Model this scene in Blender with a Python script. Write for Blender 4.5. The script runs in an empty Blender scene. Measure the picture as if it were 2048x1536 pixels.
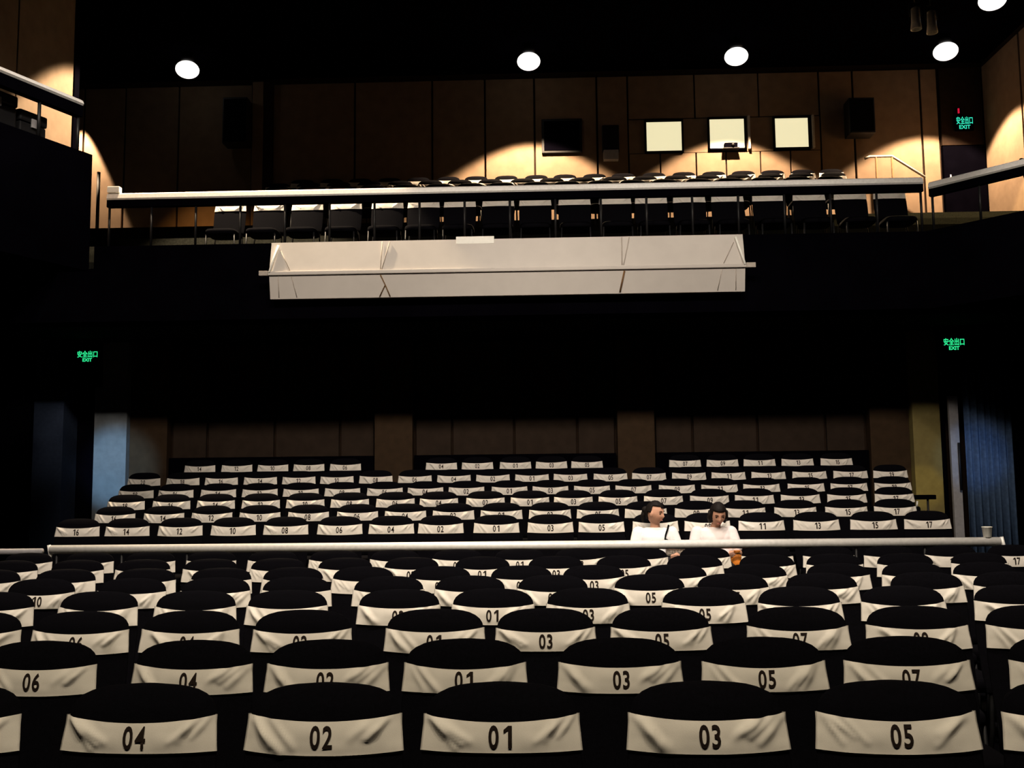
import bpy, bmesh, math, random
from mathutils import Vector, Matrix
random.seed(7)
SC = bpy.context.scene
COL = SC.collection

# ------------------------------------------------------------------ camera
cam_d = bpy.data.cameras.new('camera')
cam = bpy.data.objects.new('camera', cam_d)
COL.objects.link(cam)
SC.camera = cam
cam_d.sensor_fit = 'HORIZONTAL'
cam_d.sensor_width = 36.0
cam_d.lens = 36.0 * 1950.0 / 2048.0
cam_d.clip_start = 0.05
cam_d.clip_end = 100
_yaw, _pitch, _roll = math.radians(1.8), math.radians(5.5), math.radians(0.61)
_F = Vector((-math.sin(_yaw) * math.cos(_pitch), math.cos(_yaw) * math.cos(_pitch), math.sin(_pitch)))
_R0 = Vector((math.cos(_yaw), math.sin(_yaw), 0))
_U0 = _R0.cross(_F)
_R = _R0 * math.cos(_roll) - _U0 * math.sin(_roll)
_U = _R0 * math.sin(_roll) + _U0 * math.cos(_roll)
cam.matrix_world = Matrix(((_R.x, _U.x, -_F.x, 0), (_R.y, _U.y, -_F.y, 0), (_R.z, _U.z, -_F.z, 1.6), (0, 0, 0, 1)))

# ------------------------------------------------------------------ world, exposure
world = bpy.data.worlds.new('world')
SC.world = world
world.use_nodes = True
world.node_tree.nodes['Background'].inputs[0].default_value = (0.25, 0.28, 0.5, 1)
world.node_tree.nodes['Background'].inputs[1].default_value = 0.004
vs = SC.view_settings
vs.view_transform = 'Standard'
vs.look = 'None'
vs.exposure = 0.0
vs.gamma = 1.0
vs.use_curve_mapping = False


def spot(name, loc, target, watts, half_deg, blend, col, size=0.08, parent=None):
    d = bpy.data.lights.new(name, 'SPOT')
    d.energy = watts
    d.spot_size = math.radians(half_deg * 2)
    d.spot_blend = blend
    d.color = col
    d.shadow_soft_size = size
    o = bpy.data.objects.new(name, d)
    COL.objects.link(o)
    o.location = loc
    o.rotation_euler = (Vector(target) - Vector(loc)).to_track_quat('-Z', 'Y').to_euler()
    if parent:
        o.parent = parent
        o.matrix_parent_inverse = Matrix.Translation(parent.location).inverted()
    return o


# house lights over the front of the stalls (above the frame), aimed at the seats
WARM = (1.0, 0.87, 0.73)
for i, x in enumerate((-4.2, -1.4, 1.4, 4.2)):
    spot('house_light', (x, 3.6, 9.3), (x * 0.95, 10.2, 1.0), 1350, 37, 0.3, WARM, 0.45)
for i, x in enumerate((-2.2, 0.0, 2.2)):
    spot('house_light_near', (x, -0.6, 8.6), (x * 0.9, 4.0, 0.8), 800, 30, 0.5, (1.0, 0.86, 0.64), 0.14)
# added unseen fill spots that brighten the gallery and balcony corner railings
spot('rail_fill_spot', (-2.2, 3.0, 9.3), (-5.1, 8.9, 5.5), 1100, 7, 0.6, WARM, 0.14)
spot('rail_fill_spot', (4.6, 4.6, 9.3), (6.4, 11.3, 5.4), 1100, 8, 0.6, WARM, 0.14)
# work light on the two seated visitors' seats
spot('house_light_aisle', (1.6, 7.4, 9.3), (1.42, 9.85, 0.9), 1500, 6.5, 0.6, (1.0, 0.93, 0.86), 0.10)
# cool stage wash spilling onto the side entrances
spot('stage_wash', (-4.2, 1.0, 3.2), (-6.55, 14.6, 1.85), 11000, 3.0, 0.8, (0.34, 0.66, 1.0), 0.05)
spot('stage_wash', (4.0, 1.0, 3.2), (6.35, 14.6, 1.85), 2200, 2.5, 0.8, (0.22, 0.5, 1.0), 0.05)
spot('corridor_lamp_standin', (3.0, 2.5, 3.4), (5.62, 14.6, 1.45), 1500, 1.6, 0.5, (1.0, 0.82, 0.30), 0.05)  # amber spot added from the stage side, standing in for a corridor lamp

# ------------------------------------------------------------------ materials
MAT = {}


def mat(name, base, rough=0.8, metal=0.0, noise=0.0, nscale=20.0, bump=0.0, bscale=120.0, emit=None, estr=0.0, spec=0.3):
    m = bpy.data.materials.new(name)
    m.use_nodes = True
    nt = m.node_tree
    b = nt.nodes['Principled BSDF']
    b.inputs['Base Color'].default_value = (*base, 1)
    b.inputs['Roughness'].default_value = rough
    b.inputs['Metallic'].default_value = metal
    b.inputs['Specular IOR Level'].default_value = spec
    if noise or bump:
        tc = nt.nodes.new('ShaderNodeTexCoord')
    if noise:
        n = nt.nodes.new('ShaderNodeTexNoise')
        n.inputs['Scale'].default_value = nscale
        n.inputs['Detail'].default_value = 4
        nt.links.new(tc.outputs['Object'], n.inputs['Vector'])
        r = nt.nodes.new('ShaderNodeMapRange')
        r.inputs['From Min'].default_value = 0.3
        r.inputs['From Max'].default_value = 0.7
        r.inputs['To Min'].default_value = 1 - noise
        r.inputs['To Max'].default_value = 1 + noise
        nt.links.new(n.outputs['Fac'], r.inputs['Value'])
        mx = nt.nodes.new('ShaderNodeVectorMath')
        mx.operation = 'SCALE'
        mx.inputs[0].default_value = base
        nt.links.new(r.outputs[0], mx.inputs['Scale'])
        nt.links.new(mx.outputs[0], b.inputs['Base Color'])
    if bump:
        n2 = nt.nodes.new('ShaderNodeTexNoise')
        n2.inputs['Scale'].default_value = bscale
        nt.links.new(tc.outputs['Object'], n2.inputs['Vector'])
        bp = nt.nodes.new('ShaderNodeBump')
        bp.inputs['Strength'].default_value = bump
        bp.inputs['Distance'].default_value = 0.01
        nt.links.new(n2.outputs['Fac'], bp.inputs['Height'])
        nt.links.new(bp.outputs['Normal'], b.inputs['Normal'])
    if emit:
        b.inputs['Emission Color'].default_value = (*emit, 1)
        b.inputs['Emission Strength'].default_value = estr
    MAT[name] = m
    return m


mat('black_fabric', (0.0020, 0.0018, 0.0030), 0.95, noise=0.3, nscale=90, bump=0.2, bscale=400, spec=0.05)
mat('black_paint', (0.0012, 0.0010, 0.0020), 0.9, noise=0.2, nscale=3, spec=0.0)
mat('black_metal', (0.006, 0.006, 0.007), 0.5, metal=0.0, noise=0.1, nscale=40, spec=0.3)
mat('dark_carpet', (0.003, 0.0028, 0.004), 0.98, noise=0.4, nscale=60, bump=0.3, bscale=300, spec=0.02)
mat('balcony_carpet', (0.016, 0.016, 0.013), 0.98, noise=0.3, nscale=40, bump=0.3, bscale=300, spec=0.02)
mat('cover_cloth', (0.74, 0.69, 0.62), 0.9, noise=0.05, nscale=14, bump=0.08, bscale=500, spec=0.1)
mat('number_print', (0.018, 0.012, 0.010), 0.9, noise=0.2, nscale=80, spec=0.05)
mat('steel', (0.80, 0.78, 0.75), 0.42, metal=0.12, noise=0.08, nscale=30, spec=0.5)
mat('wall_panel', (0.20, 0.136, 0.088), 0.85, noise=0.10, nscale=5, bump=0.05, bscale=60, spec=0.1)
mat('wall_joint', (0.02, 0.012, 0.008), 0.9, noise=0.2, nscale=9, spec=0.05)
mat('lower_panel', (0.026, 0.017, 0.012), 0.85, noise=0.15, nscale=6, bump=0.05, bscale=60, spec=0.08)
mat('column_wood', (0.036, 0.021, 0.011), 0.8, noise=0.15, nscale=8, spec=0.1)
mat('grey_plaster', (0.13, 0.14, 0.15), 0.85, noise=0.1, nscale=9, spec=0.1)
mat('ochre_plaster', (0.20, 0.16, 0.06), 0.85, noise=0.1, nscale=9, spec=0.1)
mat('blue_curtain', (0.06, 0.10, 0.18), 0.8, noise=0.2, nscale=20, bump=0.15, bscale=200, spec=0.1)
mat('dim_blue', (0.02, 0.028, 0.05), 0.85, noise=0.15, nscale=20, spec=0.05)
mat('banner_white', (0.56, 0.52, 0.48), 0.75, noise=0.03, nscale=5, spec=0.2)
mat('strap_brown', (0.16, 0.085, 0.035), 0.85, noise=0.2, nscale=30)
mat('strap_pale', (0.44, 0.39, 0.34), 0.85, noise=0.1, nscale=30)
mat('lamp_glass', (1, 1, 1), 0.5, noise=0.01, emit=(1.0, 0.97, 0.92), estr=1.25)
mat('window_light', (0.8, 0.8, 0.6), 0.6, noise=0.02, emit=(1.0, 0.90, 0.55), estr=0.84)
mat('exit_green', (0.0, 0.2, 0.07), 0.6, noise=0.02, emit=(0.03, 0.85, 0.30), estr=1.0)
mat('exit_teal', (0.0, 0.2, 0.15), 0.6, noise=0.02, emit=(0.04, 0.85, 0.55), estr=0.9)
mat('led_red', (0.3, 0.0, 0.02), 0.6, noise=0.02, emit=(0.8, 0.01, 0.05), estr=0.7)
mat('skin', (0.62, 0.33, 0.22), 0.6, noise=0.06, nscale=30, spec=0.3)
mat('lips', (0.45, 0.14, 0.12), 0.5, noise=0.05, nscale=60)
mat('eye_dark', (0.02, 0.015, 0.012), 0.3, noise=0.05, nscale=60)
mat('hair', (0.012, 0.009, 0.008), 0.55, noise=0.3, nscale=60, bump=0.4, bscale=160, spec=0.1)
mat('white_shirt', (0.86, 0.85, 0.86), 0.9, noise=0.03, nscale=20, bump=0.1, bscale=60)
mat('pink_shirt', (0.86, 0.78, 0.77), 0.9, noise=0.03, nscale=20, bump=0.1, bscale=60)
mat('dark_trousers', (0.01, 0.01, 0.013), 0.9, noise=0.2, nscale=40)
mat('orange_bag', (0.85, 0.26, 0.03), 0.6, noise=0.1, nscale=25, bump=0.2, bscale=50)
mat('paper_white', (0.92, 0.91, 0.84), 0.7, noise=0.03, nscale=30)
mat('grey_case', (0.30, 0.29, 0.30), 0.6, noise=0.1, nscale=20)
mat('bag_pattern', (0.22, 0.19, 0.16), 0.8, noise=0.7, nscale=60)


# ------------------------------------------------------------------ helpers
def mesh_of(bm, name, m, smooth=False):
    me = bpy.data.meshes.new(name)
    bmesh.ops.recalc_face_normals(bm, faces=bm.faces)
    bm.to_mesh(me)
    bm.free()
    me.materials.append(MAT[m])
    if smooth:
        for p in me.polygons:
            p.use_smooth = True
    return me


def obj(name, me, parent=None, loc=None, rotz=0.0):
    o = bpy.data.objects.new(name, me)
    COL.objects.link(o)
    if parent:
        o.parent = parent
    if loc:
        o.location = loc
    if rotz:
        o.rotation_euler = (0, 0, rotz)
    return o


def tag(o, label, cat, group=None):
    o['label'] = label
    o['category'] = cat
    if group:
        o['group'] = group
    return o


def thing(name, label, cat, loc=(0, 0, 0), rotz=0.0, group=None):
    return tag(obj(name, None, None, loc, rotz), label, cat, group)


def struct(name, me, label=None, cat=None, loc=None):
    o = obj(name, me, None, loc)
    o['kind'] = 'structure'
    if label:
        o['label'] = label
        o['category'] = cat
    return o


def bx(bm, x0, x1, y0, y1, z0, z1, bev=0.0):
    r = bmesh.ops.create_cube(bm, size=1.0)
    vs_ = r['verts']
    for v in vs_:
        v.co = Vector(((x0 + x1) / 2 + v.co.x * (x1 - x0), (y0 + y1) / 2 + v.co.y * (y1 - y0), (z0 + z1) / 2 + v.co.z * (z1 - z0)))
    if bev:
        es = {e for v in vs_ for e in v.link_edges}
        bmesh.ops.bevel(bm, geom=list(es), offset=bev, segments=2, profile=0.6, affect='EDGES')
    return vs_


def tube(bm, pts, rad, n=10, cap=True):
    pts = [Vector(p) for p in pts]
    if not isinstance(rad, (list, tuple)):
        rad = [rad] * len(pts)
    rings = []
    up = None
    for i, p in enumerate(pts):
        t = (pts[min(i + 1, len(pts) - 1)] - pts[max(i - 1, 0)]).normalized()
        if up is None:
            up = Vector((0, 0, 1)) if abs(t.z) < 0.9 else Vector((1, 0, 0))
        a = t.cross(up).normalized()
        b = a.cross(t).normalized()
        up = b
        rings.append([bm.verts.new(p + (a * math.cos(2 * math.pi * k / n) + b * math.sin(2 * math.pi * k / n)) * rad[i]) for k in range(n)])
    for r0, r1 in zip(rings, rings[1:]):
        for k in range(n):
            bm.faces.new((r0[k], r0[(k + 1) % n], r1[(k + 1) % n], r1[k]))
    if cap:
        bm.faces.new(rings[0])
        bm.faces.new(rings[-1][::-1])


def loft(bm, rings, cap=True):
    vr = [[bm.verts.new(p) for p in r] for r in rings]
    n = len(vr[0])
    for a, b in zip(vr, vr[1:]):
        for k in range(n):
            bm.faces.new((a[k], a[(k + 1) % n], b[(k + 1) % n], b[k]))
    if cap:
        bm.faces.new(vr[0][::-1])
        bm.faces.new(vr[-1])


def lathe(bm, prof, n=20, o=(0, 0, 0)):
    loft(bm, [[Vector((o[0] + r * math.cos(2 * math.pi * k / n), o[1] + r * math.sin(2 * math.pi * k / n), o[2] + z)) for k in range(n)] for r, z in prof])


def prism(bm, poly, z0, z1):
    loft(bm, [[Vector((x, y, z0)) for x, y in poly], [Vector((x, y, z1)) for x, y in poly]])


def box_me(name, m, x0, x1, y0, y1, z0, z1, bev=0.0):
    bm = bmesh.new()
    bx(bm, x0, x1, y0, y1, z0, z1, bev)
    return mesh_of(bm, name, m)


def tube_me(name, m, pts, rad, n=10):
    bm = bmesh.new()
    tube(bm, pts, rad, n)
    return mesh_of(bm, name, m, True)


def text_mesh(name, txt, size, xs, offset, m, extrude=0.0):
    cu = bpy.data.curves.new(name, 'FONT')
    cu.body = txt
    cu.size = size
    cu.align_x = 'CENTER'
    cu.align_y = 'CENTER'
    cu.offset = offset
    cu.resolution_u = 4
    cu.extrude = extrude
    o = bpy.data.objects.new(name, cu)
    COL.objects.link(o)
    dg = bpy.context.evaluated_depsgraph_get()
    dg.update()
    me = bpy.data.meshes.new_from_object(o.evaluated_get(dg))
    bpy.data.objects.remove(o)
    bpy.data.curves.remove(cu)
    me.materials.clear()
    me.materials.append(MAT[m])
    xmin = min((v.co.x for v in me.vertices), default=0)
    xmax = max((v.co.x for v in me.vertices), default=0)
    ymin = min((v.co.y for v in me.vertices), default=0)
    ymax = max((v.co.y for v in me.vertices), default=0)
    for v in me.vertices:      # text plane XY -> stands in XZ, facing -Y
        x, y, z = v.co
        v.co = Vector(((x - (xmin + xmax) / 2) * xs, -z, y - (ymin + ymax) / 2))
    return me


# ------------------------------------------------------------------ the hall
WY = 19.3       # upper rear wall
LAMP_Z = 9.72
bm = bmesh.new()
fp = [(-3.0, -0.03), (4.8, -0.03), (7.1, -0.062), (20.0, -0.062), (20.0, -0.25), (-3.0, -0.25)]
loft(bm, [[Vector((x, y, z)) for y, z in fp] for x in (-9.2, 9.2)])
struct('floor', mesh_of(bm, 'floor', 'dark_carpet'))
struct('ceiling', box_me('ceiling', 'black_paint', -11.2, 9.6, -3.0, 20.0, 9.86, 10.0))

ROWS = [
    ('N1', 2.93, -0.03, [(6, -1.793), (4, -1.201), (2, -0.654), (1, -0.134), (3, 0.464), (5, 1.007), (7, 1.534)]),
    ('N2', 3.72, -0.03, [(8, -2.504), (6, -1.925), (4, -1.332), (2, -0.821), (1, -0.304), (3, 0.273), (5, 0.804), (7, 1.328), (9, 1.925)]),
    ('N3', 4.57, -0.03, [(8, -2.68), (6, -2.17), (4, -1.652), (2, -1.128), (1, -0.511), (3, -0.002), (5, 0.526), (7, 1.147), (9, 1.685), (11, 2.221)]),
    ('N4', 5.45, -0.036, [(10, -3.088), (8, -2.494), (6, -1.945), (4, -1.431), (2, -0.808), (1, -0.289), (3, 0.232), (5, 0.864), (7, 1.384), (9, 1.943), (11, 2.55)]),
    ('N5', 6.3, -0.047, [(10, -3.263), (8, -2.667), (6, -2.121), (4, -1.597), (2, -1.002), (1, -0.48), (3, 0.048), (5, 0.662), (7, 1.187), (9, 1.744), (11, 2.398), (13, 2.914)]),
    ('N6', 7.15, -0.061, [(14, -4.087), (12, -3.524), (10, -2.93), (8, -2.368), (6, -1.839), (4, -1.323), (2, -0.762), (1, -0.171), (3, 0.351), (5, 0.94), (7, 1.511), (9, 2.097), (11, 2.631), (13, 3.137)]),
    ('N7', 8.0, -0.062, [(14, -4.401), (12, -3.846), (10, -3.297), (8, -2.738), (6, -2.182), (4, -1.628), (2, -1.085), (1, -0.507), (3, 0.088), (5, 0.636), (7, 1.206), (9, 1.786), (11, 2.322), (13, 2.885), (15, 3.468)]),
    ('N8', 8.85, -0.062, [(16, -4.71), (14, -4.142), (12, -3.581), (10, -3.022), (8, -2.46), (6, -1.901), (4, -1.349), (2, -0.785), (1, -0.224), (3, 0.313), (5, 0.87), (7, 1.425), (9, 1.978), (11, 2.52), (13, 3.055), (15, 3.593), (17, 4.137)]),
    ('R1', 10.05, 0.200, [(16, -4.834), (14, -4.31), (12, -3.756), (10, -3.203), (8, -2.658), (6, -2.099), (4, -1.568), (2, -1.06), (1, -0.49), (3, 0.061), (5, 0.58), (7, 1.128), (9, 1.653), (11, 2.197), (13, 2.749), (15, 3.32), (17, 3.858)]),
    ('R2', 10.9, 0.302, [(16, -4.821), (14, -4.264), (12, -3.72), (10, -3.178), (8, -2.631), (6, -2.081), (4, -1.544), (2, -1.009), (1, -0.475), (3, 0.063), (5, 0.593), (7, 1.122), (9, 1.671), (11, 2.203), (13, 2.759), (15, 3.314), (17, 3.845)]),
    ('R3', 11.75, 0.422, [(18, -5.066), (16, -4.508), (14, -3.964), (12, -3.415), (10, -2.875), (8, -2.335), (6, -1.785), (4, -1.261), (2, -0.702), (1, -0.169), (3, 0.35), (5, 0.881), (7, 1.421), (9, 1.966), (11, 2.497), (13, 3.039), (15, 3.585), (17, 4.141)]),
    ('R4', 12.6, 0.545, [(18, -5.305), (16, -4.779), (14, -4.221), (12, -3.678), (10, -3.143), (8, -2.602), (6, -2.051), (4, -1.526), (2, -0.997), (1, -0.443), (3, 0.083), (5, 0.615), (7, 1.145), (9, 1.699), (11, 2.239), (13, 2.772), (15, 3.334), (17, 3.876), (19, 4.429)]),
    ('R5', 13.5, 0.702, [(20, -5.575), (18, -5.025), (16, -4.483), (14, -3.936), (12, -3.397), (10, -2.866), (8, -2.323), (6, -1.781), (4, -1.24), (2, -0.701), (1, -0.163), (3, 0.367), (5, 0.916), (7, 1.443), (9, 1.989), (11, 2.527), (13, 3.07), (15, 3.626), (17, 4.18), (19, 4.719)]),
    ('R6', 14.5, 0.891, [(14, -5.144), (12, -4.585), (10, -4.042), (8, -3.5), (6, -2.952), (4, -1.517), (2, -0.981), (1, -0.417), (3, 0.116), (5, 0.641), (7, 2.083), (9, 2.632), (11, 3.173), (13, 3.727), (15, 4.295)]),
]
# raked platforms of the rear stalls, one step per row
RY = {n: y for n, y, z, l in ROWS}
RZ = {n: z for n, y, z, l in ROWS}
names = ['R1', 'R2', 'R3', 'R4', 'R5', 'R6']
for i, n in enumerate(names):
    y0 = RY[n] - 0.62
    y1 = RY[names[i + 1]] - 0.62 if i < 5 else 15.6
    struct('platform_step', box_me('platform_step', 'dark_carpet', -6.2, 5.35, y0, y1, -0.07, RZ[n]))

# lower rear wall: dark board with single panels, columns and black dado
wl = struct('wall_rear_lower', box_me('wall_rear_lower', 'wall_joint', -9.0, 9.0, 15.24, 15.6, 0.0, 3.77))
J = [[-5.84, -5.28, -4.21, -3.18, -2.63], [-2.0, -1.42, -0.45, 0.53, 1.12], [1.73, 2.31, 3.31, 4.35, 4.96]]
for g in J:
    for a, b in zip(g, g[1:]):
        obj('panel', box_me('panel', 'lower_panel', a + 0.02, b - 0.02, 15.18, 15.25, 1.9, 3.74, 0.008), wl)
    obj('dado_board', box_me('dado_board', 'black_paint', g[0], g[-1], 15.06, 15.25, 0.891, 1.965, 0.01), wl)
for a, b in ((-6.45, -5.86), (-2.61, -2.02), (1.14, 1.71), (4.98, 5.57)):
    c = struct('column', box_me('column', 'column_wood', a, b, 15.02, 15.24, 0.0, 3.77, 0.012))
# side entrances left and right of the rear stalls
struct('wall_entrance_left', box_me('wall_entrance_left', 'grey_plaster', -6.96, -6.45, 14.9, 15.24, 0.0, 3.77, 0.006))
struct('wall_side_left_lower', box_me('wall_side_left_lower', 'dim_blue', -7.76, -7.30, 14.6, 15.24, 0.0, 3.77, 0.006))
struct('wall_side_left_dark', box_me('wall_side_left_dark', 'black_paint', -8.6, -7.76, 14.5, 15.24, 0.0, 3.77, 0.006))
struct('door_1', box_me('door_1', 'black_paint', -7.30, -6.96, 15.05, 15.22, 0.0, 3.3, 0.006))
struct('trim_1', box_me('trim_1', 'black_paint', -7.34, -6.78, 14.55, 14.75, 3.05, 3.77, 0.006))
struct('wall_entrance_right', box_me('wall_entrance_right', 'ochre_plaster', 5.58, 5.99, 14.9, 15.24, 0.0, 3.77, 0.006))
struct('door_2', box_me('door_2', 'black_paint', 5.99, 6.12, 15.05, 15.22, 0.0, 3.3, 0.006))
struct('trim_2', box_me('trim_2', 'black_paint', 5.86, 6.5, 14.5, 14.58, 3.15, 3.77, 0.006))
struct('wall_side_right_lower', box_me('wall_side_right_lower', 'black_paint', 6.93, 8.6, 14.45, 15.24, 0.0, 3.77, 0.006))
struct('wall_left', box_me('wall_left', 'black_paint', -8.9, -8.6, -3.0, 15.24, 0.0, 3.77))
struct('wall_right', box_me('wall_right', 'black_paint', 8.6, 8.9, -3.0, 15.24, 0.0, 3.77))


def curtain(name, label, x0, x1, y, z0, z1, folds, m):
    bm = bmesh.new()
    n = folds * 8
    lo = [bm.verts.new((x0 + (x1 - x0) * k / n, y + 0.045 * math.sin(2 * math.pi * folds * k / n + 0.6 * math.sin(k * 0.21)), z0)) for k in range(n + 1)]
    hi = [bm.verts.new((v.co.x, y + (v.co.y - y) * 0.7, z1)) for v in lo]
    for k in range(n):
        bm.faces.new((lo[k], lo[k + 1], hi[k + 1], hi[k]))
    me = mesh_of(bm, name, m, True)
    t = thing(name, label, 'curtain', ((x0 + x1) / 2, y, z0))
    c = obj('drape', me, t)
    c.location = (-(x0 + x1) / 2, -y, -z0)
    sol = c.modifiers.new('thick', 'SOLIDIFY')
    sol.thickness = 0.006
    obj('curtain_rod', tube_me('curtain_rod', 'black_metal', [((x0 - x1) / 2 - 0.04, 0, z1 - z0 + 0.02), ((x1 - x0) / 2 + 0.04, 0, z1 - z0 + 0.02)], 0.015), t)
    return t


curtain('entrance_curtain', 'dark blue curtain hanging in folds beside the right entrance', 6.24, 6.92, 14.66, 0.0, 3.3, 7, 'blue_curtain')
dl = thing('door_leaf', 'narrow pale door leaf edge between ochre pillar and blue curtain', 'door', (6.13, 14.75, 0.0))
obj('leaf', box_me('leaf', 'grey_case', -0.075, 0.06, -0.03, 0.03, 0.0, 2.75, 0.006), dl)
obj('door_handle', tube_me('door_handle', 'black_metal', [(0.025, -0.07, 1.35), (0.025, -0.07, 2.05)], 0.016), dl)

# ------------------------------------------------------------------ balcony
BF = 4.695      # balcony front floor
PX0, PX1 = -6.1, 5.13
FRONT = [(PX0, 12.9), (PX1, 12.9), (5.97, 11.92), (8.2, 9.4)]
poly = FRONT + [(8.6, 9.4), (8.6, 13.35), (PX0, 13.35)]
bm = bmesh.new()
prism(bm, poly, 3.77, BF)
struct('balcony_front', mesh_of(bm, 'balcony_front', 'black_paint'))
bm = bmesh.new()
prism(bm, [(-8.6, 12.9), (PX0, 12.9), (PX0, 13.35), (-8.6, 13.35)], 3.77, 4.5)
struct('balcony_return', mesh_of(bm, 'balcony_return', 'black_paint'))
for i in range(6):
    z = BF + 0.337 * i
    y0 = 13.35 if i == 0 else 13.9 + 0.88 * i - 0.5
    y1 = 13.9 + 0.88 * (i + 1) - 0.5 if i < 5 else WY
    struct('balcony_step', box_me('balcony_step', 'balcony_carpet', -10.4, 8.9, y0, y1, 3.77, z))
# kerb along the balcony front
bm = bmesh.new()
kerb = [(PX0, 12.9), (PX1, 12.9), (5.97, 11.92), (8.2, 9.4)]
off = [(PX0, 12.98), (PX1 + 0.04, 12.98), (6.03, 11.97), (8.26, 9.45)]
prism(bm, kerb + off[::-1], BF, 4.81)
struct('trim_3', mesh_of(bm, 'trim_3', 'black_paint'))

# upper walls
wr = struct('wall_rear', box_me('wall_rear', 'wall_joint', -10.6, 9.2, WY, WY + 0.3, 3.77, 9.86))
UJ = [-10.4, -9.4, -8.54, -7.42, -5.88]
UJ2 = [-5.47, -3.77, -2.18, -1.1, -0.09, 1.18, 1.81]
UJ3 = [5.66, 6.34, 7.68, 8.03]
for lst in (UJ, UJ2, UJ3):
    for a, b in zip(lst, lst[1:]):
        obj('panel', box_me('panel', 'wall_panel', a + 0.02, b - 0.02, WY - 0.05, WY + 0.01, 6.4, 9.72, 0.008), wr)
# panels around the three lit windows
WINS = [(2.14, 2.91, 8.10, 8.78), (3.41, 4.17, 8.13, 8.81), (4.72, 5.45, 8.12, 8.80)]
for a, b in ((1.81, 2.14), (2.91, 3.41), (4.17, 4.72), (5.45, 5.66)):
    obj('panel', box_me('panel', 'wall_panel', a + 0.008, b - 0.008, WY - 0.05, WY + 0.01, 8.10, 8.80, 0.004), wr)
for a, m_, b in ((1.81, 2.44, 3.16), (3.16, 3.76, 4.45), (4.45, 5.05, 5.66)):
    for c0, c1 in ((a, m_), (m_, b)):
        obj('panel', box_me('panel', 'wall_panel', c0 + 0.014, c1 - 0.014, WY - 0.05, WY + 0.01, 6.4, 8.09, 0.006), wr)
    obj('panel', box_me('panel', 'wall_panel', a + 0.014, b - 0.014, WY - 0.05, WY + 0.01, 8.82, 9.72, 0.006), wr)
obj('pilaster', box_me('pilaster', 'wall_panel', -5.84, -5.62, WY - 0.22, WY, 6.4, 9.72, 0.01), wr)
obj('pilaster_edge', box_me('pilaster_edge', 'wall_joint', -5.61, -5.46, WY - 0.20, WY, 6.4, 9.72, 0.01), wr)
for i, (a, b, z0, z1) in enumerate(WINS):
    w = struct('window_%d' % (i + 1), None)
    w.location = ((a + b) / 2, WY, z0)
    hw, h = (b - a) / 2, z1 - z0
    obj('pane', box_me('pane', 'window_light', -hw + 0.03, hw - 0.03, -0.04, -0.02, 0.03, h - 0.03), w)
    for nm, q in (('frame_bar', (-hw, -hw + 0.03, 0, h)), ('frame_bar', (hw - 0.03, hw, 0, h)), ('frame_bar', (-hw, hw, 0, 0.03)), ('frame_bar', (-hw, hw, h - 0.03, h))):
        obj(nm, box_me(nm, 'black_paint', q[0], q[1], -0.10, 0.0, q[2], q[3]), w)
    if i > 0:
        obj('shutter', box_me('shutter', 'strap_pale', hw + 0.03, hw + 0.075, -0.14, -0.05, 0.0, h, 0.004), w)
p = thing('booth_projector', 'dark projector standing at the sill of the middle booth window', 'projector', (3.84, WY - 0.13, 8.135))
obj('body', box_me('body', 'black_paint', -0.13, 0.13, -0.08, 0.05, 0.0, 0.10, 0.012), p)
bm = bmesh.new()
lathe(bm, [(0.03, 0), (0.034, 0.01), (0.03, 0.04), (0.02, 0.05)], 12)
le = obj('lens', mesh_of(bm, 'lens', 'black_metal', True), p, (0.03, -0.08, 0.05))
le.rotation_euler = (math.pi / 2, 0, 0)
obj('shelf_bracket', box_me('shelf_bracket', 'black_metal', -0.16, 0.16, -0.09, 0.09, -0.02, 0.0), p)

# right and left upper side walls
ws = struct('wall_right_upper', box_me('wall_right_upper', 'wall_joint', 8.95, 9.2, 9.0, WY, 3.77, 9.86))
for a in (9.2, 10.9, 12.6, 14.3, 16.0, 17.7):
    obj('panel', box_me('panel', 'wall_panel', 8.90, 8.96, a + 0.02, min(a + 1.66, WY - 0.1), 4.7, 9.72, 0.008), ws)
wa = struct('wall_left_upper', box_me('wall_left_upper', 'wall_joint', -7.2, -6.56, 3.0, 13.0, 4.5, 9.86))
for a in (3.3, 4.95, 6.6, 8.25, 9.9, 11.55):
    obj('panel', box_me('panel', 'wall_panel', -6.58, -6.51, a + 0.01, min(a + 1.63, 12.98), 4.72, 9.72, 0.008), wa)
obj('corner_post', box_me('corner_post', 'black_paint', -6.60, -6.49, 12.98, 13.12, 4.5, 9.86), wa)
struct('wall_left_rear', box_me('wall_left_rear', 'wall_joint', -10.6, -10.4, 13.0, WY, 3.77, 9.86))
# balcony side door under the exit sign
d3 = struct('door_3', box_me('door_3', 'black_paint', 8.05, 8.88, WY - 0.12, WY, 6.38, 8.10, 0.01))
obj('door_handle', tube_me('door_handle', 'steel', [(8.16, WY - 0.15, 7.25), (8.16, WY - 0.15, 7.5)], 0.012), d3)
obj('panel', box_me('panel', 'wall_joint', 8.05, 8.88, WY - 0.10, WY, 8.12, 9.72, 0.008), wr)


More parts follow.
